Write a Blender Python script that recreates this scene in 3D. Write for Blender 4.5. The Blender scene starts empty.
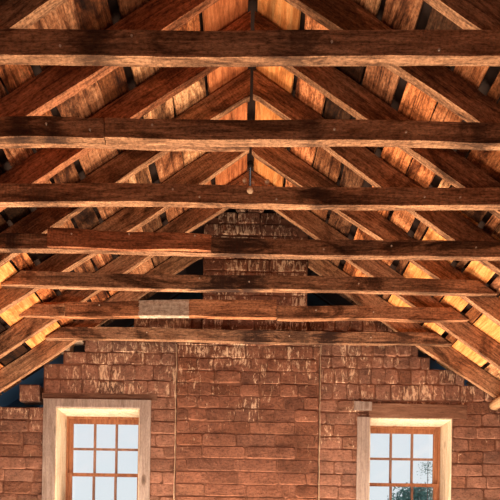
import bpy, bmesh, math, random
from mathutils import Vector, Matrix, noise
R = random.Random(7)
S = bpy.context.scene
C = S.collection

# ------------------------------------------------------------------ camera numbers
F, XV, YV, ROLL = 600.0, 244.5, 560.0, 0.015
CZ = 1.15                      # eye height above the floor
def U(px, py, d):              # photo point at depth d -> world X, Z
    a = (px-XV)*d/F; b = (YV-py)*d/F
    c, s = math.cos(ROLL), math.sin(ROLL)
    return a*c-b*s, CZ+b*c+a*s

SL = 0.68                      # roof pitch
AL = math.atan(SL); CA, SA = math.cos(AL), math.sin(AL)
H_UND = CZ+3.40                # rafter underside at the ridge
H_DECK = CZ+3.59               # underside of the boarding at the ridge
RD = (H_DECK-H_UND)*CA         # rafter depth
WALL = 6.15

# ------------------------------------------------------------------ materials
def nt(name):
    m = bpy.data.materials.new(name); m.use_nodes = True
    t = m.node_tree; t.nodes.clear()
    o = t.nodes.new('ShaderNodeOutputMaterial'); b = t.nodes.new('ShaderNodeBsdfPrincipled')
    t.links.new(b.outputs[0], o.inputs[0])
    return m, t, b
def N(t, typ, **k):
    n = t.nodes.new(typ)
    for a, v in k.items():
        if a.startswith('i_'): n.inputs[int(a[2:])].default_value = v
        else: setattr(n, a, v)
    return n
def ramp(t, fac, stops):
    r = N(t, 'ShaderNodeValToRGB'); t.links.new(fac, r.inputs[0])
    e = r.color_ramp.elements
    while len(e) < len(stops): e.new(0.5)
    for q, (p, c) in zip(e, stops):
        q.position = p; q.color = (c[0], c[1], c[2], 1) if not isinstance(c, float) else (c, c, c, 1)
    return r.outputs[0]
def mix(t, fac, a, b, mode='MIX'):
    m = N(t, 'ShaderNodeMix', data_type='RGBA', blend_type=mode)
    for s, v in ((m.inputs[0], fac), (m.inputs[6], a), (m.inputs[7], b)):
        if hasattr(v, 'links') or isinstance(v, bpy.types.NodeSocket): t.links.new(v, s)
        elif isinstance(v, (int, float)): s.default_value = v
        else: s.default_value = (v[0], v[1], v[2], 1)
    return m.outputs[2]
def coords(t, scale, rnd=True, loc=(0, 0, 0)):
    tc = N(t, 'ShaderNodeTexCoord'); src = tc.outputs['Object']
    if rnd:
        oi = N(t, 'ShaderNodeObjectInfo')
        mu = N(t, 'ShaderNodeMath', operation='MULTIPLY', i_1=37.0); t.links.new(oi.outputs['Random'], mu.inputs[0])
        ad = N(t, 'ShaderNodeVectorMath', operation='ADD'); t.links.new(src, ad.inputs[0]); t.links.new(mu.outputs[0], ad.inputs[1])
        src = ad.outputs[0]
    mp = N(t, 'ShaderNodeMapping'); mp.inputs['Scale'].default_value = scale; mp.inputs['Location'].default_value = loc
    t.links.new(src, mp.inputs[0]); return mp.outputs[0]
def noi(t, vec, sc, det=5, rough=.6, dist=0):
    n = N(t, 'ShaderNodeTexNoise'); n.inputs['Scale'].default_value = sc; n.inputs['Detail'].default_value = det
    n.inputs['Roughness'].default_value = rough; n.inputs['Distortion'].default_value = dist
    t.links.new(vec, n.inputs['Vector']); return n.outputs[0]
def bump(t, b, h, dist=.01, st=.6):
    n = N(t, 'ShaderNodeBump'); n.inputs['Strength'].default_value = st; n.inputs['Distance'].default_value = dist
    t.links.new(h, n.inputs['Height']); t.links.new(n.outputs[0], b.inputs['Normal'])

def wood(name, light, mid, dark, axis='X', stain=.6, saw=True, tint=False, wash=None, spots=()):
    """rough sawn timber, grain along the given local axis"""
    m, t, b = nt(name)
    sx = {'X': (1.2, 16, 16), 'Y': (16, 1.2, 16), 'Z': (16, 16, 1.2)}[axis]
    sb = {'X': (1.6, 4.5, 4.5), 'Y': (4.5, 1.6, 4.5), 'Z': (4.5, 4.5, 1.6)}[axis]
    g = noi(t, coords(t, sx), 1.9, 8, .74, 1.0)
    col = ramp(t, g, [(.34, dark), (.5, mid), (.66, light)])
    blot = noi(t, coords(t, sb), .75, 5, .62, 1.6)
    bm = ramp(t, blot, [(.38, (.20, .16, .14)), (.44, (.55, .48, .44)), (.48, (.9, .86, .82)), (.6, (1.0, 1.0, 1.0))])
    col = mix(t, stain, col, bm, 'MULTIPLY')
    vo = N(t, 'ShaderNodeTexVoronoi'); vo.inputs['Scale'].default_value = 1.0
    t.links.new(coords(t, tuple(x*.8+.6 for x in sb)), vo.inputs['Vector'])
    kn = ramp(t, vo.outputs['Distance'], [(.02, (.12, .07, .05)), (.09, (.5, .42, .36)), (.13, (1, 1, 1))])
    col = mix(t, .75, col, kn, 'MULTIPLY')
    if tint:
        at = N(t, 'ShaderNodeAttribute', attribute_name='tint'); col = mix(t, 1.0, col, at.outputs['Color'], 'MULTIPLY')
    fine = noi(t, coords(t, tuple(1.0 if v < 5 else 2.2 for v in sx)), 38, 4, .75)
    col = mix(t, 1.0, col, ramp(t, fine, [(.34, (.45, .42, .40)), (.5, (1, 1, 1)), (.66, (1.45, 1.42, 1.38))] if saw else [(.34, (.82, .8, .78)), (.5, (1, 1, 1)), (.66, (1.12, 1.1, 1.08))]), 'MULTIPLY')
    if spots:
        tc = N(t, 'ShaderNodeTexCoord'); sp = N(t, 'ShaderNodeSeparateXYZ'); t.links.new(tc.outputs['Object'], sp.inputs[0])
        nn = noi(t, coords(t, (3.2, 10, 12)), 1.2, 6, .7, 1.6)
        for cx, hw, st in spots:
            a = N(t, 'ShaderNodeMath', operation='SUBTRACT', i_1=cx); t.links.new(sp.outputs[0], a.inputs[0])
            b_ = N(t, 'ShaderNodeMath', operation='ABSOLUTE'); t.links.new(a.outputs[0], b_.inputs[0])
            d_ = N(t, 'ShaderNodeMath', operation='DIVIDE', i_1=hw); t.links.new(b_.outputs[0], d_.inputs[0])
            e_ = N(t, 'ShaderNodeMath', operation='MULTIPLY_ADD', i_1=5.0); t.links.new(nn, e_.inputs[0]); t.links.new(d_.outputs[0], e_.inputs[2])
            f_ = ramp(t, e_.outputs[0], [(.0, st), (.60, st), (.74, st*.4), (.80, 0.0)])
            e_.inputs[1].default_value = 5.0
            sc_ = N(t, 'ShaderNodeMath', operation='MULTIPLY', i_1=.222); t.links.new(e_.outputs[0], sc_.inputs[0])
            f_.node.inputs[0].links and t.links.remove(f_.node.inputs[0].links[0]); t.links.new(sc_.outputs[0], f_.node.inputs[0])
            col = mix(t, f_, col, c8(52, 34, 28))
    if wash is not None:
        # whitewash remains between two local x positions
        tc = N(t, 'ShaderNodeTexCoord'); sp = N(t, 'ShaderNodeSeparateXYZ'); t.links.new(tc.outputs['Object'], sp.inputs[0])
        ny = noi(t, coords(t, (6, 6, 6), False), 3, 3, .6)
        ad = N(t, 'ShaderNodeMath', operation='MULTIPLY_ADD', i_1=.12); t.links.new(ny, ad.inputs[0]); t.links.new(sp.outputs[0], ad.inputs[2])
        a1 = N(t, 'ShaderNodeMath', operation='GREATER_THAN', i_1=wash[0]+.06); t.links.new(ad.outputs[0], a1.inputs[0])
        a2 = N(t, 'ShaderNodeMath', operation='LESS_THAN', i_1=wash[1]+.06); t.links.new(sp.outputs[0], a2.inputs[0])
        mm = N(t, 'ShaderNodeMath', operation='MULTIPLY'); t.links.new(a1.outputs[0], mm.inputs[0]); t.links.new(a2.outputs[0], mm.inputs[1])
        gc = ramp(t, noi(t, coords(t, (9, 9, 14), False), 2.2, 6, .75), [(.35, 0.0), (.6, 1.0)]); ws = mix(t, gc, (.20, .13, .09), (.60, .48, .38))
        fa = N(t, 'ShaderNodeMath', operation='MULTIPLY', i_1=.85); t.links.new(mm.outputs[0], fa.inputs[0])
        col = mix(t, fa.outputs[0], col, ws)
    t.links.new(col, b.inputs['Base Color']); b.inputs['Roughness'].default_value = .85
    b.inputs['Specular IOR Level'].default_value = .15
    h = g
    if saw:
        w = N(t, 'ShaderNodeTexWave', bands_direction={'X': 'X', 'Y': 'Y', 'Z': 'Z'}[axis]); w.inputs['Scale'].default_value = 14
        w.inputs['Distortion'].default_value = 5; w.inputs['Detail'].default_value = 2
        t.links.new(coords(t, (1, .6, .6)), w.inputs['Vector'])
        ad = N(t, 'ShaderNodeMath', operation='MULTIPLY_ADD', i_1=.35); t.links.new(w.outputs[1], ad.inputs[0]); t.links.new(g, ad.inputs[2]); h = ad.outputs[0]
    bump(t, b, h, .008, .7)
    return m

def c8(r, g, b):
    f = lambda v: ((v/255+.055)/1.055)**2.4 if v > 10 else v/255/12.92
    return (f(r), f(g), f(b))

M = {}
M['joist'] = wood('joist_wood', c8(210, 160, 122), c8(166, 120, 90), c8(88, 62, 48), stain=.85)
M['joist_dark'] = wood('joist_wood_dark', c8(196, 144, 108), c8(156, 108, 78), c8(84, 56, 42), stain=.95)
M['joist_washed'] = wood('joist_wood_washed', c8(204, 144, 104), c8(170, 114, 80), c8(98, 62, 44), stain=.8, wash=(0, 0))
M['rafter'] = wood('rafter_wood', c8(198, 150, 114), c8(160, 116, 86), c8(90, 62, 47), stain=.8)
M['rafter_red'] = wood('rafter_wood_red', c8(202, 136, 98), c8(166, 106, 74), c8(92, 58, 42), stain=.7)
M['plank'] = wood('plank_wood', c8(244, 198, 152), c8(200, 146, 104), c8(74, 46, 34), axis='Y', stain=1.0, tint=True)
M['new_yellow'] = wood('new_pine', c8(246, 190, 126), c8(232, 154, 88), c8(180, 100, 52), axis='Y', stain=.55, saw=False)
M['new_orange'] = wood('aged_pine', c8(226, 150, 100), c8(202, 122, 76), c8(130, 70, 42), axis='Y', stain=.6, saw=False)
M['pole'] = wood('pole_wood', c8(206, 170, 134), c8(180, 140, 104), c8(140, 100, 72), axis='Y', stain=.4, saw=False)
M['sash'] = wood('sash_wood', c8(172, 118, 84), c8(152, 98, 68), c8(116, 70, 50), axis='Z', stain=.15, saw=False)
M['muntin'] = wood('muntin_wood', c8(160, 120, 98), c8(138, 98, 78), c8(104, 72, 58), axis='Z', stain=.15, saw=False)
M['casing'] = wood('casing_wood', c8(164, 146, 136), c8(148, 128, 118), c8(128, 108, 98), axis='Z', stain=.2, saw=False)
M['lintel'] = wood('lintel_wood', c8(140, 104, 84), c8(120, 84, 66), c8(92, 60, 46), stain=.4, saw=False)
M['reveal'] = wood('reveal_paint', c8(230, 214, 192), c8(214, 192, 166), c8(186, 156, 128), axis='Z', stain=.2, saw=False)

def flat(name, col, rough=.8, var=.25, sc=6):
    m, t, b = nt(name)
    n = noi(t, coords(t, (1, 1, 1)), sc, 5, .6)
    c = ramp(t, n, [(.3, tuple(x*(1-var) for x in col)), (.7, tuple(min(1, x*(1+var)) for x in col))])
    t.links.new(c, b.inputs['Base Color']); b.inputs['Roughness'].default_value = rough
    b.inputs['Specular IOR Level'].default_value = .2; bump(t, b, n, .01, .4)
    return m
M['dark'] = flat('shingle_underside', c8(46, 30, 24))
M['navy'] = flat('verge_navy', c8(70, 106, 136), .6, .5, 3)  # blue tone of the verge boards
m_, t_, b_ = nt('gable_board'); tc_ = N(t_, 'ShaderNodeTexCoord'); sp_ = N(t_, 'ShaderNodeSeparateXYZ'); t_.links.new(tc_.outputs['Object'], sp_.inputs[0])
t_.links.new(mix(t_, ramp(t_, (lambda n: (t_.links.new(sp_.outputs[2], n.inputs[0]), n.outputs[0])[1])(N(t_, 'ShaderNodeMath', operation='DIVIDE', i_1=10.0)), [((CZ+2.15)/10, 0.0), ((CZ+2.3)/10, 1.0)]), c8(70, 106, 136), c8(60, 40, 32)), b_.inputs['Base Color'])
b_.inputs['Roughness'].default_value = .9; M['gable'] = m_  # blue below, painted dark above for the unlit gap over the wall
M['whitewash'] = flat('whitewash', c8(214, 180, 150), .9, .25, 9)
M['plaster'] = flat('side_plaster', c8(96, 76, 64))
M['floor'] = flat('floor_boards', c8(170, 118, 80))
M['nail'] = flat('nail_steel', c8(210, 190, 170), .4, .1)
M['mortar'] = flat('mud_mortar', c8(112, 72, 54), .95, .3, 12)
M['nest'] = flat('mud_nest', c8(236, 196, 160), .9, .2, 10)
M['leaf'] = flat('leaf_green', c8(92, 128, 118), .7, .5, 4)
M['bark'] = flat('bark', c8(110, 100, 92), .9)
M['earth'] = flat('outside_ground', c8(205, 200, 190), .9, .1)

def brickmat(name, base, zlo, zhi, amt):
    m, t, b = nt(name)
    at = N(t, 'ShaderNodeAttribute', attribute_name='tint')
    n = noi(t, coords(t, (1, 1, 1), False), 7, 6, .65)
    c = ramp(t, n, [(.28, tuple(x*.6 for x in base)), (.5, base), (.75, tuple(min(1, x*1.45) for x in base))])
    c = mix(t, 1.0, c, at.outputs['Color'], 'MULTIPLY')
    gr = noi(t, coords(t, (1, 1, 1.6), False), 32, 5, .75)
    c = mix(t, 1.0, c, ramp(t, gr, [(.33, (.5, .46, .44)), (.48, (1, 1, 1)), (.68, (1.35, 1.3, 1.26))]), 'MULTIPLY')
    # whitewash runs left on the upper courses
    st = noi(t, coords(t, (30, 30, 9), False), 1.0, 7, .75, .8)
    pa = noi(t, coords(t, (3.2, 3.2, 3.6), False, (3, 1, 7)), 1.0, 4, .6)
    tc = N(t, 'ShaderNodeTexCoord'); sp = N(t, 'ShaderNodeSeparateXYZ'); t.links.new(tc.outputs['Object'], sp.inputs[0])
    mr = N(t, 'ShaderNodeMapRange'); t.links.new(sp.outputs[2], mr.inputs[0])
    for i, v in ((1, zlo), (2, zhi), (3, 0.0), (4, amt)): mr.inputs[i].default_value = v
    s1 = N(t, 'ShaderNodeMath', operation='ADD'); t.links.new(st, s1.inputs[0]); t.links.new(mr.outputs[0], s1.inputs[1])
    s2 = N(t, 'ShaderNodeMath', operation='MULTIPLY_ADD', i_1=.45); t.links.new(pa, s2.inputs[0]); t.links.new(s1.outputs[0], s2.inputs[2])
    f = ramp(t, s2.outputs[0], [(.92, 0.0), (1.0, .8)])
    c = mix(t, f, c, c8(222, 184, 152))
    t.links.new(c, b.inputs['Base Color']); b.inputs['Roughness'].default_value = .95
    b.inputs['Specular IOR Level'].default_value = .1
    fine = noi(t, coords(t, (1, 1, 1), False), 40, 4, .7)
    ad = N(t, 'ShaderNodeMath', operation='ADD'); t.links.new(n, ad.inputs[0]); t.links.new(fine, ad.inputs[1])
    bump(t, b, ad.outputs[0], .012, .8)
    return m
M['brick'] = brickmat('adobe_brick', c8(130, 90, 73), CZ+.9, CZ+1.7, .16)
M['brick_breast'] = brickmat('adobe_brick_breast', c8(116, 75, 58), CZ+.8, CZ+2.0, .17)

def glass():
    m, t, b = nt('window_glass')
    o = [n for n in t.nodes if n.type == 'OUTPUT_MATERIAL'][0]
    tr = N(t, 'ShaderNodeBsdfTransparent'); tr.inputs[0].default_value = (.97, .98, .98, 1)
    gl = N(t, 'ShaderNodeBsdfGlossy'); gl.inputs['Roughness'].default_value = .03
    ms = N(t, 'ShaderNodeMixShader', i_0=.05)
    t.links.new(tr.outputs[0], ms.inputs[1]); t.links.new(gl.outputs[0], ms.inputs[2]); t.links.new(ms.outputs[0], o.inputs[0])
    return m
M['glass'] = glass()

# ------------------------------------------------------------------ builders
def link(name, me, mats, parent=None, loc=(0, 0, 0), rot=(0, 0, 0), kind=None):
    o = bpy.data.objects.new(name, me); C.objects.link(o)
    for m in mats if isinstance(mats, (list, tuple)) else [mats]:
        if me is not None: me.materials.append(M[m])
    o.location = loc; o.rotation_euler = rot
    if parent: o.parent = parent
    if kind: o['kind'] = kind
    return o
def tag(o, label, cat, group=None):
    o['label'] = label; o['category'] = cat
    if group: o['group'] = group
    return o
def finish(name, bm):
    bmesh.ops.recalc_face_normals(bm, faces=bm.faces)
    me = bpy.data.meshes.new(name); bm.to_mesh(me); bm.free(); return me
def add_box(bm, x0, x1, y0, y1, z0, z1, jit=0, ch=0, col=None, lay=None, mi=0):
    """box with optional chamfered front (-y) face and jittered corners"""
    j = lambda: R.uniform(-jit, jit)
    if ch:
        pts = [(x0, y1, z0), (x1, y1, z0), (x1, y1, z1), (x0, y1, z1)]
        pts2 = [(x0+j(), y0+ch, z0+j()), (x1+j(), y0+ch, z0+j()), (x1+j(), y0+ch, z1+j()), (x0+j(), y0+ch, z1+j())]
        dy = j()*.6
        pts3 = [(p[0]+sx*ch, y0+dy+j()*.4, p[2]+sz*ch) for p, (sx, sz) in zip(pts2, ((1, 1), (-1, 1), (-1, -1), (1, -1)))]
        v = [bm.verts.new(p) for p in pts+pts2+pts3]
        q = []
        for a in (0, 4):
            for i in range(4): q.append((a+i, a+(i+1) % 4, a+4+(i+1) % 4, a+4+i))
        q += [(8, 9, 10, 11), (3, 2, 1, 0)]
    else:
        v = [bm.verts.new((x+j(), y+j(), z+j())) for x in (x0, x1) for y in (y0, y1) for z in (z0, z1)]
        q = [(0, 1, 3, 2), (4, 6, 7, 5), (0, 4, 5, 1), (2, 3, 7, 6), (0, 2, 6, 4), (1, 5, 7, 3)]
    for f in q:
        fc = bm.faces.new([v[i] for i in f]); fc.material_index = mi
        if lay is not None:
            for l in fc.loops: l[lay] = (col[0], col[1], col[2], 1)
def add_brick(bm, x0, x1, yf, yb, z0, z1, jit, ch, col, lay):
    # worn adobe brick: rounded corners, softened front arrises, uneven face
    cr = min(R.uniform(.008, .022), (z1-z0)*.3, (x1-x0)*.3); g = lambda a: R.uniform(-a, a)
    out = [(x0+cr, z0), (x1-cr, z0), (x1, z0+cr), (x1, z1-cr), (x1-cr, z1), (x0+cr, z1), (x0, z1-cr), (x0, z0+cr)]
    out = [(x+g(jit), z+g(jit)*.7) for x, z in out]
    cx, cz = (x0+x1)/2, (z0+z1)/2; ty, tz = g(.006), g(.006)
    A = [bm.verts.new((x, yb, z)) for x, z in out]
    B = [bm.verts.new((x, yf+ch*.9, z)) for x, z in out]
    D = []
    for x, z in out:
        dx, dz = cx-x, cz-z
        D.append(bm.verts.new((x+math.copysign(min(ch, abs(dx)), dx), yf+ty*(x-cx)/(x1-x0)+tz*(z-cz)/(z1-z0)+g(.002), z+math.copysign(min(ch, abs(dz)), dz))))
    m = bm.verts.new((cx+g(.02), yf-.002, cz))
    fs = []
    for i in range(8):
        j = (i+1) % 8
        fs += [bm.faces.new((A[i], A[j], B[j], B[i])), bm.faces.new((B[i], B[j], D[j], D[i])), bm.faces.new((D[i], D[j], m))]
    for f in fs:
        for l in f.loops: l[lay] = (*col, 1)
def simple_box(name, b, mat, parent=None, jit=0, kind=None):
    bm = bmesh.new(); add_box(bm, *b, jit=jit)
    # local origin at the centre so that transforms read well
    c = Vector(((b[0]+b[1])/2, (b[2]+b[3])/2, (b[4]+b[5])/2))
    bmesh.ops.translate(bm, verts=bm.verts, vec=-c)
    o = link(name, finish(name, bm), mat, parent, kind=kind)
    o.location = c
    return o
def beam_mesh(name, prof_at, xs, rough=.004, seed=0):
    """loft: prof_at(x) -> list of (x, y, z) ring points; edges roughened like waney sawn timber"""
    bm = bmesh.new(); rings = []
    for x in xs:
        ring = []
        for k, p in enumerate(prof_at(x)):
            p = Vector(p)
            n = noise.noise_vector(Vector((p.x*2.3+seed*7.1, k*3.7+seed, 1.3)))
            n2 = noise.noise_vector(Vector((p.x*9+seed*3.3, k*5.1, 4.4)))
            ring.append(bm.verts.new(p+Vector((0, n.y, n.z))*rough+Vector((0, n2.y, n2.z))*rough*.6))
        rings.append(ring)
    k = len(rings[0])
    for a, b in zip(rings, rings[1:]):
        for i in range(k): bm.faces.new((a[i], a[(i+1) % k], b[(i+1) % k], b[i]))
    bm.faces.new(rings[0]); bm.faces.new(rings[-1][::-1])
    return finish(name, bm)
def frange(a, b, st):
    n = max(2, int(abs(b-a)/st)+1); return [a+(b-a)*i/(n-1) for i in range(n)]

def nail(parent, lx, ly, lz):
    bm = bmesh.new()
    bmesh.ops.create_cone(bm, cap_ends=True, segments=8, radius1=.002, radius2=.0022, depth=.016, matrix=Matrix.Translation((0, 0, 0)) @ Matrix.Rotation(math.pi/2, 4, 'X'))
    bmesh.ops.create_cone(bm, cap_ends=True, segments=10, radius1=.006, radius2=.006, depth=.003, matrix=Matrix.Translation((0, -.008, 0)) @ Matrix.Rotation(math.pi/2, 4, 'X'))
    o = link('nail', finish('nail', bm), 'nail', parent); o.location = (lx, ly, lz)

# ------------------------------------------------------------------ joists (each at its measured depth and slight tilt)
RFT = [2.93, 3.42, 3.90, 4.36, 4.93, 5.50, 6.06]      # front faces of the rafter pairs
TH = .06
def joist(name, d, L, Rr, dep, mat, label, cat='joist', group=None, th=TH, spots=(), cutl=True, cutr=True, rough=.004, seed=1, nails=()):
    """L, Rr = photo points on the lower front arris at the two ends; depth dep in pixels (left, right)"""
    x0, z0 = U(L[0], L[1], d); x1, z1 = U(Rr[0], Rr[1], d)
    h0, h1 = dep[0]*d/F, dep[1]*d/F
    if cutl == 'roof': zz = z0+(z1-z0)*.0; x0 = -(H_DECK-.02-z0)/SL
    if cutr == 'roof': x1 = (H_DECK-.02-z1)/SL
    cx, cz = (x0+x1)/2, (z0+z1)/2
    ang = math.atan2(z1-z0, x1-x0); Lh = math.hypot(x1-x0, z1-z0)/2
    def prof(x):
        f = (x+Lh)/(2*Lh); h = h0+(h1-h0)*f; sag = .006*math.sin(f*9+seed)
        def sx(z):   # slanted cut ends following the roof
            s = x
            if cutl == 'roof' and f < .12: s = x+(z/SL)*(1-f/.12)
            if cutr == 'roof' and f > .88: s = x-(z/SL)*((f-.88)/.12)
            return s
        return [(sx(0), 0, sag), (sx(h), 0, h+sag), (sx(h), th, h+sag), (sx(0), th, sag)]
    me = beam_mesh(name, prof, frange(-Lh, Lh, .09), rough, seed)
    o = link(name, me, mat, loc=(cx, d, cz), rot=(0, -ang, 0))
    if spots:
        base = {'joist': ((206, 158, 122), (166, 122, 92), (96, 68, 52), .75), 'joist_dark': ((190, 144, 112), (148, 108, 82), (80, 57, 45), .9)}[mat]
        M['_'] = wood('stained_'+mat, c8(*base[0]), c8(*base[1]), c8(*base[2]), stain=base[3], spots=[((U(px, L[1], d)[0]-cx), hw*d/F, st) for px, hw, st in spots])
        me.materials[0] = M['_']
    tag(o, label, cat, group)
    for f, g in nails:
        nail(o, -Lh+2*Lh*f, -.002, (h0+(h1-h0)*f)*g)
    return o
G = 'ceiling joists crossing the attic'
JD = [r-TH for r in RFT]; JD[1] -= .052
joist('ceiling_joist', JD[0], (-160, 54), (660, 58), (26, 26), 'joist', 'nearest and topmost rough sawn joist, the thickest across the photo', spots=((300, 30, .7), (96, 26, .7)), group=G, seed=1, cutl='roof', cutr='roof', nails=((.34, .7), (.62, .5), (.77, .2), (.24, .3)))
joist('ceiling_joist', JD[1], (-118, 136), (103.5, 137), (20, 20), 'joist', 'short left board of the second joist, ending at a butt seam', spots=((18, 16, .8), (52, 16, .8)), group=G, seed=2, cutl='roof', nails=((.7, .6), (.93, .3)))
joist('ceiling_joist', JD[1], (104.5, 137.5), (610, 143.5), (20, 19.5), 'joist', 'long right board of the second joist from the top, darker and saw marked', spots=((478, 22, .75), (312, 14, .6)), group=G, seed=3, cutr='roof', nails=((.1, .6), (.48, .5), (.63, .4)))
joist('sister_board', JD[1]+TH+.002, (-60, 141.5), (249, 146), (14, 14), 'joist', 'narrow board doubled behind the second joist, ending at mid span', 'board', th=.045, seed=4)
joist('ceiling_joist', JD[2], (-80, 200.5), (566, 206), (18.5, 17), 'joist', 'third joist from the top with a pale mud blob at its middle', spots=((321, 16, .85), (40, 20, .6)), group=G, seed=5, cutl='roof', cutr='roof', nails=((.375, .7), (.42, .3), (.86, .4), (.8, .4), (.55, .2)))
joist('ceiling_joist', JD[3], (-50, 248), (540, 258.5), (16, 15.5), 'joist_dark', 'fourth joist from the top, dark stained right of the lapped board', spots=((236, 34, .9), (14, 10, .8), (350, 22, .5)), group=G, seed=6, cutl='roof', cutr='roof', nails=((.9, .6), (.63, .3), (.75, .6)))
joist('sister_board', JD[3]-.028, (47, 247), (211, 250.5), (19, 16), 'rafter_red', 'reddish board lapped on the front of the fourth joist, left half', 'board', th=.026, seed=7, nails=((.5, .8), (.15, .7), (.9, .85)))
joist('ceiling_joist', JD[4], (-8, 285), (512, 293.5), (14, 13.5), 'joist_dark', 'fifth joist from the top with a black stain near the middle', spots=((222, 26, .95), (250, 16, .9), (430, 18, .5)), group=G, seed=8, cutl='roof', cutr='roof', nails=((.5, .5), (.72, .5), (.4, .7)))
jw = joist('ceiling_joist', JD[5], (16, 315.5), (276.5, 316.5), (13.5, 17.5), 'joist_washed', 'left board of the sixth joist with a whitewashed patch', group=G, seed=9, cutl='roof', nails=((.3, .7),))
joist('ceiling_joist', JD[5], (277.5, 318), (482, 320), (13, 12.5), 'joist_dark', 'right board of the sixth joist, its end cut to the roof slope', group=G, seed=10, cutr='roof', nails=((.2, .6), (.5, .5)))
joist('sister_board', JD[5]-.024, (19, 315.8), (64, 316), (12, 12), 'joist', 'short plain scab board nailed over the left end of the sixth joist', 'board', th=.022, seed=11)
joist('ceiling_joist', JD[6], (37, 337.8), (454, 345), (11.5, 11.5), 'joist_dark', 'lowest joist in the photo, right in front of the brick wall', spots=((256, 18, .9), (300, 22, .7), (330, 14, .9), (405, 14, .6)), group=G, seed=12, cutl='roof', cutr='roof', nails=((.25, .6), (.6, .5), (.8, .5)))
# place the whitewash on the sixth joist: local x of photo 139..188
xa, _ = U(139, 308, JD[5]); xb, _ = U(189, 308, JD[5])
for n in M['joist_washed'].node_tree.nodes:
    if n.type == 'MATH' and n.operation == 'GREATER_THAN': n.inputs[1].default_value = xa-jw.location.x+.06
    if n.type == 'MATH' and n.operation == 'LESS_THAN': n.inputs[1].default_value = xb-jw.location.x

# ------------------------------------------------------------------ rafters
CHX0, CHX1 = -.466, .60        # chimney stack sides
ordw = ['first', 'second', 'third', 'fourth', 'fifth', 'sixth', 'seventh']
def rafter(i, side, d):
    xend = 3.22; xin = .012
    if i == 6: xin = abs(CHX0 if side < 0 else CHX1)+.004
    L0, L1 = xin/CA, xend/CA
    th = .055
    if i == 6: th = .05
    seed = i*2+(side > 0)+20
    def prof(u):
        bow = .012*math.sin(u*1.7+seed); dep = RD*(1+.05*math.sin(u*2.1+seed*2))
        # local x runs down the slope, z is normal to the roof; top face at z=0
        sh = dep*SL                                   # plumb cut at the ridge or the chimney
        if u < L0+.01: return [(u-0, 0, 0), (u-0, th, 0), (u+sh, th, -dep), (u+sh, 0, -dep)]
        return [(u, 0, 0), (u, th, 0), (max(u, L0+sh), th, -dep+bow), (max(u, L0+sh), 0, -dep+bow)]
    xs = [L0]+frange(L0+.15, L1, .12)
    me = beam_mesh('rafter', prof, xs, .005, seed)
    if side < 0:
        for v in me.vertices: v.co.x = -v.co.x
        me.flip_normals()
    mat = 'rafter_red' if (side < 0 and i in (1, 2)) else 'rafter'
    o = link('rafter', me, mat, loc=(0, d, H_DECK-.012), rot=(0, AL*(1 if side > 0 else -1), 0))
    s = 'left' if side < 0 else 'right'
    how = {0: 'nearest %s rafter, crossing the top corner of the photo', 6: '%s rafter against the brick wall, stopping at the chimney side',
           5: '%s rafter ahead of the lowest joist, second from the brick wall'}.get(i, ordw[i]+' %s rafter counted from the camera, rough and dark faced')
    tag(o, how % s, 'rafter', s+' hand roof rafters')
for i, d in enumerate(RFT):
    for sd in (-1, 1): rafter(i, sd, d)

# ------------------------------------------------------------------ roof boarding
Y0, Y1 = -.4, 6.98
def slope_pt(side, u, y, h=0):           # h above the underside of the boarding
    return Vector((side*(u*CA+h*SA), y, H_DECK-u*SA+h*CA))
def plank(bm, lay, side, u0, u1, y0, y1, th, col, wav, seed, mi=0, h0=0):
    ys = frange(y0, y1, .12); rings = []
    for y in ys:
        a = u0+wav*noise.noise(Vector((y*2.2, seed, 0))); b = u1+wav*noise.noise(Vector((y*2.2, seed+50, 0)))
        hh = h0+.002*noise.noise(Vector((y*3, seed+9, 2)))+.002
        rings.append([bm.verts.new(slope_pt(side, a, y, hh)), bm.verts.new(slope_pt(side, b, y, hh)),
                      bm.verts.new(slope_pt(side, b, y, hh+th)), bm.verts.new(slope_pt(side, a, y, hh+th))])
    fs = []
    for p, q in zip(rings, rings[1:]):
        for k in range(4): fs.append(bm.faces.new((p[k], p[(k+1) % 4], q[(k+1) % 4], q[k])))
    fs.append(bm.faces.new(rings[0])); fs.append(bm.faces.new(rings[-1][::-1]))
    for f in fs:
        f.material_index = mi
        if lay is not None:
            for l in f.loops: l[lay] = (*col, 1)
UM = 3.36/CA
special = {   # side -> (x0, x1, y0, y1, material, label)
    1: [(.03, .285, 2.6, 5.57, 'new_yellow', 'bright yellow pine roof board beside the ridge, right slope'),
        (1.41, 1.66, 4.36, 6.55, 'new_yellow', 'wide clean yellow roof board midway down the right slope'),
        (1.76, 1.93, 4.36, 6.55, 'new_yellow', 'narrow yellow roof board, second clean one down the right slope'),
        (2.06, 2.36, 4.36, 6.55, 'new_yellow', 'lowest bright yellow roof board on the right slope, near the right edge')],
    -1: [(.03, .30, 2.6, 5.57, 'new_orange', 'reddish orange roof board beside the ridge, left slope'),
         (1.88, 2.18, 4.36, 6.55, 'new_yellow', 'bright yellow roof board low on the left slope, near the left edge')]}
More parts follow.
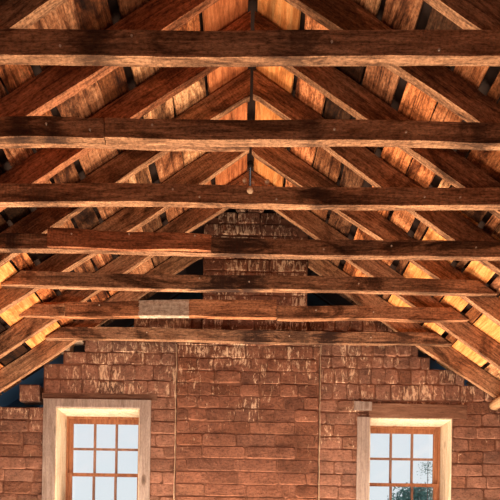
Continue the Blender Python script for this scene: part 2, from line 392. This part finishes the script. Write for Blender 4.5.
for side in (-1, 1):
    bm = bmesh.new(); lay = bm.loops.layers.color.new('tint')
    u = .02 if side > 0 else .02; c = 0
    sp = special[side]
    while u < UM:
        w = R.uniform(.15, .29); gap = R.choice((.012, .025, .035, .05, .065))
        hit = [s for s in sp if s[0]/CA < u+w and s[1]/CA > u]
        if hit:
            s = hit[0]
            if s[0]/CA-u > .07: w = s[0]/CA-u-.015; gap = .015; hit = []
            else: u = s[0]/CA; w = (s[1]-s[0])/CA; gap = .045
        y = Y0
        cuts = [Y0]+[r+.03 for r in [.9, 1.9]+RFT if R.random() < .38]+[6.57]
        for a, b in zip(cuts, cuts[1:]):
            if u < .56/CA: b = min(b, 5.57)
            if b-a < .1: continue
            k = R.uniform(.5, 1.0); g = R.random()
            col = (k*1.04, k*(.96-.12*(1-g)), k*(.96-.26*(1-g)))
            if R.random() < .15: col = tuple(x*.5 for x in col)
            elif R.random() < .14: col = (1.2, 1.17, 1.12)
            a2, b2 = a, b
            if hit:
                s = hit[0]
                b2 = min(b, s[2]-.01)
                if b2-a2 < .1: continue
            plank(bm, lay, side, u, u+w, a2+.003, b2-.003, .022, col, .022, R.uniform(0, 900))
        u += w+gap
    # dark shingles seen through the gaps, and an added cap against sky light
    for (ua, ub, ya, yb, hh) in ((-.041, UM+.1, Y0, 5.6, .06), (.66/CA, UM+.1, 5.6, 6.58, .06), (.66/CA, UM+.1, 6.58, Y1+.06, .061), (-.066, .8/CA, 5.5, Y1+.06, .098)):
        q = [slope_pt(side, ua, ya, hh), slope_pt(side, ub, ya, hh), slope_pt(side, ub, yb, hh), slope_pt(side, ua, yb, hh)]
        f = bm.faces.new([bm.verts.new(p) for p in q]); f.material_index = 2 if hh == .061 else 1
        for l in f.loops: l[lay] = (1, 1, 1, 1)
    for a, b in (((-.066, 5.5), (.8/CA, 5.5)), ((.8/CA, 5.5), (.8/CA, Y1+.06)), ((-.066, Y1+.06), (.8/CA, Y1+.06))):  # added sides closing the cap so no sky light leaks in
        f = bm.faces.new([bm.verts.new(slope_pt(side, *p)) for p in ((*a, .055), (*b, .055), (*b, .098), (*a, .098))]); f.material_index = 1
        for l in f.loops: l[lay] = (1, 1, 1, 1)
    o = link('ceiling', finish('ceiling', bm), ['plank', 'dark', 'gable'], kind='structure')
    o['label'] = ('left' if side < 0 else 'right')+' roof slope of old mottled boards with dark gaps'
    for (xa_, xb_, ya, yb, mt, lb) in sp:
        bm = bmesh.new(); plank(bm, None, side, xa_/CA, xb_/CA, ya, yb, .022, None, .006, R.uniform(0, 900))
        o = link('roof_board', finish('roof_board', bm), mt)
        tag(o, lb, 'board', 'cleaner roof boards among the old ones')

# ------------------------------------------------------------------ back wall of adobe brick
prof_px = [(-130, 403), (42, 403), (43, 372), (46, 366), (63, 366), (64, 354), (84, 353), (85, 343), (108, 342), (109, 331), (134, 330), (135, 318),
           (393, 318), (394, 334), (418, 335), (419, 352), (430, 353), (431, 365), (440, 366), (441, 373), (463, 374), (467, 381), (468, 386), (640, 396)]
PR = [U(x, y, WALL) for x, y in prof_px]
def top_at(x):
    t = PR[0][1]
    for (xa, za), (xb, zb) in zip(PR, PR[1:]):
        if xa <= x <= xb: t = za+(zb-za)*(x-xa)/max(1e-6, xb-xa)
    if x > PR[-1][0]: t = PR[-1][1]
    return min(t, H_DECK-SL*abs(x)-.05)
WIN = [dict(x0=-1.955, x1=-1.09, z0=CZ+.18, z1=CZ+1.535), dict(x0=1.256, x1=2.107, z0=CZ+.18, z1=CZ+1.48)]
BR0, BR1, BRZ = -.715, .735, CZ+2.21
rows = []
z = CZ+1.66
while z > 0: rows.append((max(0, z-.127), z)); z -= .127
rows.reverse()
z = CZ+1.66
for h in (.165, .16, .125, .125, .125, .125, .125, .12): rows.append((z, z+h)); z += h
XL, XR = -3.3, 3.3
def sub(ints, a, b):
    o = []
    for p, q in ints:
        if b <= p or a >= q: o.append((p, q)); continue
        if a > p: o.append((p, a))
        if b < q: o.append((b, q))
    return o
bm = bmesh.new(); lay = bm.loops.layers.color.new('tint')
def brow(bm, lay, ints, z0, z1, yf, yb, wr, jit=.007, jm=.008):
    for p, q in ints:
        x = p-R.uniform(0, wr[1])
        while x < q:
            w = R.uniform(*wr); a, b = max(x, p), min(x+w, q)
            if b-a > .035 and top_at((a+b)/2) > (z0+z1)/2:
                k = R.uniform(.84, 1.14); g = R.uniform(-.06, .06)
                dz = R.uniform(-.004, .004)
                add_brick(bm, a+jm*.4, b-jm*.4, yf+R.uniform(-.004, .008), yb, z0+jm*.4+dz, z1-jm*.4+dz, jit, R.uniform(.004, .011), (k, k*(1+g*.5), k*(1+g)), lay)
            x += w
for z0, z1 in rows:
    zc = (z0+z1)/2
    base = [(XL, XR)]
    for w in WIN:
        if z0 < w['z1']-.02 and z1 > w['z0']+.02: base = sub(base, w['x0'], w['x1'])
    xs = [XL+i*.02 for i in range(int((XR-XL)/.02)+1)]
    ok = [x for x in xs if top_at(x) > zc]
    if not ok: continue
    rng = [(max(p, ok[0]-.01), min(q, ok[-1]+.01)) for p, q in base if min(q, ok[-1]+.01) > max(p, ok[0]-.01)]
    for p, q in rng: add_box(bm, p, q, WALL+.012, WALL+.38, z0, z1, col=(1, 1, 1), lay=lay, mi=1)
    face = sub(rng, BR0, BR1) if z0 < BRZ-.02 else sub(rng, CHX0, CHX1)
    small = zc > CZ+1.6
    brow(bm, lay, [i for i in face if i[0] < 0 and i[1] < 2.4], z0, z1, WALL, WALL+.03, (.13, .26) if small else (.17, .34))
    brow(bm, lay, [i for i in face if not (i[0] < 0 and i[1] < 2.4)], z0, z1, WALL, WALL+.03, (.11, .17) if small else (.2, .38), jit=.006, jm=.008)
link('wall_back', finish('wall_back', bm), ['brick', 'mortar'], kind='structure')

# chimney: wide breast and narrower stack up through the roof
bm = bmesh.new(); lay = bm.loops.layers.color.new('tint')
add_box(bm, BR0+.004, BR1-.004, WALL-.044, WALL-.006, 0, BRZ-.004, col=(1, 1, 1), lay=lay, mi=1)
z = 0; zt = H_DECK+.02
def top_save(x): return 99
_t = top_at; top_at = top_save
while z < BRZ-.03:
    z1 = min(z+.128, BRZ); up = z > CZ+1.35
    brow(bm, lay, [(BR0, BR1)], z, z1, WALL-.055, WALL-.03, (.16, .3) if up else (.26, .52), jit=.005, jm=.005)
    z = z1
z = BRZ+.001
add_box(bm, CHX0+.004, CHX1-.004, WALL-.056, WALL-.006, BRZ, H_DECK-.12, col=(1, 1, 1), lay=lay, mi=1)
while z < zt-.06:
    z1 = z+.12
    lim = (H_DECK+.16-z1)/SL
    brow(bm, lay, [(max(CHX0, -lim), min(CHX1, lim))] if lim > .05 else [], z, z1, WALL-.068, WALL-.03, (.17, .34), jit=.004, jm=.01)
    z = z1
top_at = _t
ch = link('chimney', finish('chimney', bm), ['brick_breast', 'mortar'])
tag(ch, 'wide adobe chimney breast with pale whitewash drips, narrowing to a stack under the ridge', 'chimney')
# pale whitewash lines down both edges of the breast
for xx, nm in ((BR0-.012, 'left'), (BR1+.012, 'right')):
    bm = bmesh.new(); zs = frange(0.0, BRZ-.02, .035); prev = None
    for zz in zs:
        w = .004+.009*abs(noise.noise(Vector((zz*9, xx, 3)))); dx = .01*noise.noise(Vector((zz*4, xx, 8)))
        cur = [bm.verts.new((xx+dx-w, WALL-.02, zz)), bm.verts.new((xx+dx, WALL-.032, zz)), bm.verts.new((xx+dx+w, WALL-.02, zz)), bm.verts.new((xx+dx, WALL+.0, zz))]
        if prev:
            for k in range(4): bm.faces.new((prev[k], prev[(k+1) % 4], cur[(k+1) % 4], cur[k]))
        prev = cur
    link('plaster_seam', finish('plaster_seam', bm), 'whitewash', ch)

# loose brick on the low wall at the left
x0, zb = U(22, 402.5, WALL+.1); x1, zt_ = U(42, 389, WALL+.1)
bm = bmesh.new(); lay = bm.loops.layers.color.new('tint')
add_box(bm, x0+.1-.1, x1-.004, WALL+.03, WALL+.20, zb+.004, zt_+.02, jit=.01, ch=.015, col=(1.05, 1, 1), lay=lay)
tag(link('brick', finish('brick', bm), 'brick'), 'single loose brick lying on the low wall top, far left under the rafter', 'brick')

for (pa, pb, pt, pbm, lb) in ((61, 72, 345, 353.3, 'pale whitewashed broken brick wedged under the left rafter, lower of two'),
                         (73, 84.5, 339.5, 343.6, 'thin pale broken brick wedged under the left rafter, upper of two')):
    x0, zb = U(pa, pbm, WALL+.1); x1, _ = U(pb, pbm, WALL+.1); _, zt_ = U(pa, pt, WALL+.1)
    zb = max(zb, top_at((x0+x1)/2)-.01)
    bm = bmesh.new(); add_box(bm, x0, x1, WALL+.02, WALL+.15, zb, max(zt_, zb+.06), jit=.008, ch=.015)
    bmesh.ops.recalc_face_normals(bm, faces=bm.faces)
    tag(link('broken_brick', finish('broken_brick', bm), 'whitewash'), lb, 'brick')

# lintels
def lintel(name, px0, px1, py0, py1, yo, mat='lintel'):
    d = WALL-yo
    a, zt = U(px0, py0, d); b, zb = U(px1, py1, d)
    _, zt = U((px0+px1)/2, py0, d); _, zb = U((px0+px1)/2, py1, d)
    bm = bmesh.new(); hh = zt-zb
    me = beam_mesh(name, lambda x: [(x, 0, 0), (x, 0, hh), (x, yo+.02, hh), (x, yo+.02, 0)], frange(0, b-a, .05), .006, px0)
    bm.free()
    return link(name, me, mat, loc=(a, d, zb), kind='structure')
lintel('trim_1', 42, 157, 393.5, 399.5, .008)
lintel('trim_2', 369, 467, 404, 417.8, .012)
lintel('trim_3', 354.5, 372, 401.5, 410, .03, 'casing')

# ------------------------------------------------------------------ windows
def bar(name, x0, x1, y0, y1, z0, z1, mat, parent, origin):
    o = simple_box(name, (x0-origin[0], x1-origin[0], y0-origin[1], y1-origin[1], z0-origin[2], z1-origin[2]), mat, parent)
    md = o.modifiers.new('b', 'BEVEL'); md.width = .002; md.segments = 1
    return o
def window(idx, w, label, cas):
    x0, x1, z0, z1 = w['x0'], w['x1'], w['z0'], w['z1']
    og = (x0, WALL, z0)
    r = bpy.data.objects.new('window_%d' % idx, None); C.objects.link(r); r.location = og; r['kind'] = 'structure'; r['label'] = label
    D0, D1 = WALL-.005, WALL+.38
    # reveal linings
    e = .014
    bar('jamb', x0, x0+e, D0, D1-.01, z0, z1, 'reveal', r, og); bar('jamb', x1-e, x1, D0, D1-.01, z0, z1, 'reveal', r, og)
    bar('head_lining', x0+e, x1-e, D0, D1-.01, z1-e, z1, 'reveal', r, og)
    bar('sill', x0+e, x1-e, D0-.03, D1-.01, z0, z0+.03, 'reveal', r, og)
    cw = .122
    if 'L' in cas: bar('casing', x0-cw, x0, WALL-.03, WALL+.0, z0-.1, z1+(.085 if 'T' in cas else 0), 'casing', r, og)
    if 'R' in cas: bar('casing', x1, x1+cw*.9, WALL-.03, WALL+.0, z0-.1, z1+.085, 'casing', r, og)
    if 'T' in cas: bar('casing', x0, x1, WALL-.03, WALL+.0, z1, z1+.085, 'casing', r, og)
    # frame
    fx0, fx1, fz0, fz1 = x0+e, x1-e, z0+.03, z1-e
    FD = WALL+.34
    ft = .022
    bar('frame', fx0, fx0+ft, FD-.02, D1-.01, fz0, fz1, 'sash', r, og); bar('frame', fx1-ft, fx1, FD-.02, D1-.01, fz0, fz1, 'sash', r, og)
    bar('frame', fx0+ft, fx1-ft, FD-.02, D1-.01, fz1-ft, fz1, 'sash', r, og)
    gx0, gx1 = fx0+ft, fx1-ft
    top, bot = fz1-ft, fz0
    mid = U(100 if idx == 1 else 400, 476.5 if idx == 1 else 486.5, WALL+.36)[1]
    def sash(nm, ya, yb, za, zb, st, rt, rb):
        s = bar(nm, gx0, gx0+st, ya, yb, za, zb, 'sash', r, og)
        so = s.location
        def sb(n, a, b, c, d2, m, yy=(ya, yb)):
            o = simple_box(n, (a-og[0]-so.x, b-og[0]-so.x, yy[0]-og[1]-so.y, yy[1]-og[1]-so.y, c-og[2]-so.z, d2-og[2]-so.z), m, s)
        sb('stile', gx1-st, gx1, za, zb, 'sash')
        sb('rail', gx0+st, gx1-st, zb-rt, zb, 'sash'); sb('rail', gx0+st, gx1-st, za, za+rb, 'sash')
        ix0, ix1, iz0, iz1 = gx0+st, gx1-st, za+rb, zb-rt
        mw = .024
        for k in (1, 2):
            c = ix0+(ix1-ix0)*k/3; sb('muntin', c-mw/2, c+mw/2, iz0, iz1, 'muntin')
        c = (iz0+iz1)/2; sb('muntin', ix0, ix1, c-mw/2, c+mw/2, 'muntin', (ya+.003, yb-.003))
        sb('glass_pane', ix0, ix1, iz0, iz1, 'glass', ((ya+yb)/2-.002, (ya+yb)/2+.002))
    sash('upper_sash', WALL+.345, WALL+.367, mid, top, .045, .05, .02)
    sash('lower_sash', WALL+.318, WALL+.343, bot, mid+.03, .045, .035, .06)
    return r
window(1, WIN[0], 'left six over six window in a deep reveal with grey board casing on three sides', 'LTR')
window(2, WIN[1], 'right six over six window cased on its left side only, tree showing outside', 'L')

# ------------------------------------------------------------------ rest of the shell
def shell(name, b, mat): return simple_box(name, b, mat, kind='structure')
shell('floor', (-3.3, 3.3, -1.2, WALL+.38, -.1, 0), 'floor')
zs = H_DECK-SL*3.3-.02
shell('wall_left', (-3.5, -3.3, -1.2, 6.98, 0, zs), 'plaster')
shell('wall_right', (3.3, 3.5, -1.2, 6.98, 0, zs), 'plaster')
def gable(name, y, th, zlo, mat):
    xx = min(3.5, (H_DECK+.06-zlo)/SL-.01); ze = H_DECK+.06-SL*xx
    bm = bmesh.new(); pts = [(-xx, zlo), (xx, zlo), (xx, ze), (0, H_DECK+.06), (-xx, ze)]
    a = [bm.verts.new((x, y, z)) for x, z in pts]; b = [bm.verts.new((x, y+th, z)) for x, z in pts]
    bm.faces.new(a); bm.faces.new(b[::-1])
    for i in range(5): bm.faces.new((a[i], a[(i+1) % 5], b[(i+1) % 5], b[i]))
    link(name, finish(name, bm), mat, kind='structure')
gable('wall_front', -.5, .1, 0, 'plaster')
gable('wall_gable', 6.99, .04, CZ+1.68, 'gable')

# verge rafters just inside the outer gable boarding
for side in (-1, 1):
    L0, L1 = (.62 if side > 0 else .62)/CA, 3.2/CA
    me = beam_mesh('verge_rafter', lambda u: [(u, 0, 0), (u, .03, 0), (u, .03, -.19), (u, 0, -.19)], frange(L0, L1, .15), .004, 77+side)
    if side < 0:
        for v in me.vertices: v.co.x = -v.co.x
        me.flip_normals()
    o = link('trim_%d' % (4 if side < 0 else 5), me, 'navy', loc=(0, 6.9, H_DECK-.012), rot=(0, AL*side, 0), kind='structure')

# peeled pole plate running below the right rafters, far end at the wall
xe, ze = U(494, 392.5, 6.1); ze -= .125; xe += .01
def pole(y):
    rr = .052*(1+.06*math.sin(y*2))
    return [(y, rr*math.cos(k*math.pi/7), rr*math.sin(k*math.pi/7)) for k in range(14)]
me = beam_mesh('pole_plate', pole, frange(-.38, 6.12, .12), .007, 55)
for v in me.vertices: v.co = Vector((-v.co.y, v.co.x, v.co.z))
for p in me.polygons: p.use_smooth = len(p.vertices) == 4
o = link('pole_plate', me, 'pole', loc=(xe, 0, ze))
tag(o, 'peeled round pole under the right rafters, its pale end meeting the brick wall', 'pole')

# mud dauber nests round the middle of the third joist
for (px, py, d, r_, lb) in ((250, 190, JD[2]-.012, .020, 'pale mud nest stuck on the front of the third joist'),
                            (244.5, 180.5, JD[2]+.01, .017, 'pale mud nest sitting on the third joist, left of centre'),
                            (253, 183, JD[2]+.01, .012, 'smallest pale mud nest, atop the third joist at its centre'),
                            (267, 182, JD[2]+.01, .016, 'round pale mud nest atop the third joist, right of centre')):
    x, z = U(px, py, d); bm = bmesh.new()
    bmesh.ops.create_icosphere(bm, subdivisions=3, radius=r_)
    for v in bm.verts: v.co *= 1+.22*noise.noise(v.co*60+Vector((px, 0, 0)))
    for v in bm.verts: v.co.z *= 1.1
    me = finish('mud_nest', bm)
    for p in me.polygons: p.use_smooth = True
    tag(link('mud_nest', me, 'nest', loc=(x, d, z)), lb, 'nest', 'mud nests at the third joist')

# ------------------------------------------------------------------ outside
shell('ground', (-14, 14, WALL+.9, 40, -.6, -.5), 'earth')
def tree(px, py, d, tr, r, n, label, seed):
    rr = random.Random(seed)
    x, z = U(px, py, d); zb = -.5
    root = bpy.data.objects.new('tree', None); C.objects.link(root); root.location = (x, d, zb); tag(root, label, 'tree')
    bm = bmesh.new(); bmesh.ops.create_cone(bm, cap_ends=True, segments=10, radius1=tr, radius2=tr*.3, depth=z-zb, matrix=Matrix.Translation((0, 0, (z-zb)/2)))
    link('trunk', finish('trunk', bm), 'bark', root)
    bm = bmesh.new()
    for k in range(n):
        v = Vector((rr.gauss(0, .5), rr.gauss(0, .5), rr.gauss(0, .45)))*r
        if v.length > r*1.15 or v.z > .5*r: continue
        p = v+Vector((0, 0, z-zb-r*.55)); a = rr.uniform(0, 6.28)
        s = rr.uniform(.05, .11)*r
        ax = Vector((rr.gauss(0, 1), rr.gauss(0, 1), rr.gauss(0, 1))).normalized(); bx = ax.orthogonal().normalized()*.45
        bm.faces.new([bm.verts.new(p+q*s) for q in (ax, bx, -ax, -bx)])
    link('foliage', finish('foliage', bm), 'leaf', root)
tree(418, 484, 22, .12, .95, 2600, 'grey green leafy tree outside, seen through the right window', 3)
tree(428, 461, 17, .025, .34, 260, 'tall thin sprig of a tree outside, above the leafy crown in the right window', 5)

# ------------------------------------------------------------------ light
w = bpy.data.worlds.new('World'); S.world = w; w.use_nodes = True
t = w.node_tree; bg = t.nodes['Background']
tc = t.nodes.new('ShaderNodeTexCoord'); sp = t.nodes.new('ShaderNodeSeparateXYZ'); rp = t.nodes.new('ShaderNodeValToRGB')
t.links.new(tc.outputs['Generated'], sp.inputs[0]); t.links.new(sp.outputs[2], rp.inputs[0]); t.links.new(rp.outputs[0], bg.inputs[0])
rp.color_ramp.elements[0].color = (*c8(226, 230, 232), 1); rp.color_ramp.elements[1].color = (*c8(190, 208, 226), 1)
rp.color_ramp.elements[1].position = .8
bg.inputs[1].default_value = 1.2

def area(loc, tgt, sx, sy, e, col):
    l = bpy.data.lights.new('area', 'AREA'); l.shape = 'RECTANGLE'; l.size = sx; l.size_y = sy; l.energy = e; l.color = col
    o = bpy.data.objects.new('area', l); C.objects.link(o); o.location = loc
    o.rotation_euler = (Vector(tgt)-Vector(loc)).to_track_quat('-Z', 'Y').to_euler(); return o
area((0, 5.65, .25), (0, 5.3, 4), 4.8, .8, 330, (1.0, .80, .57))      # daylight coming up off the floor by the far wall
area((0, 3.9, .2), (0, 3.5, 4), 4.8, 1.2, 135, (1.0, .80, .57))       # the same bounce nearer the middle of the floor
k = area((0, 3.0, .3), (0, 6.1, 1.4), 5.0, .8, 50, (1.0, .92, .84)); k.data.spread = math.radians(88)   # added lamp that brightens the brick like a soft bounce
area((0, .8, 1.6), (0, 5.0, 3.6), 3.0, 1.0, 14, (1.0, .84, .74))      # faint fill from the near end

# ------------------------------------------------------------------ camera
cam = bpy.data.cameras.new('camera'); co = bpy.data.objects.new('camera', cam); C.objects.link(co)
co.location = (0, 0, CZ)
co.rotation_euler = (Matrix.Rotation(math.pi/2, 3, 'X') @ Matrix.Rotation(ROLL, 3, 'Z')).to_euler()
cam.sensor_width = 36; cam.lens = 36*F/500
cam.shift_x = (250-XV)/500; cam.shift_y = (YV-250)/500
cam.clip_start = .05
S.camera = co
S.view_settings.view_transform = 'Standard'; S.view_settings.look = 'None'
S.view_settings.exposure = 0
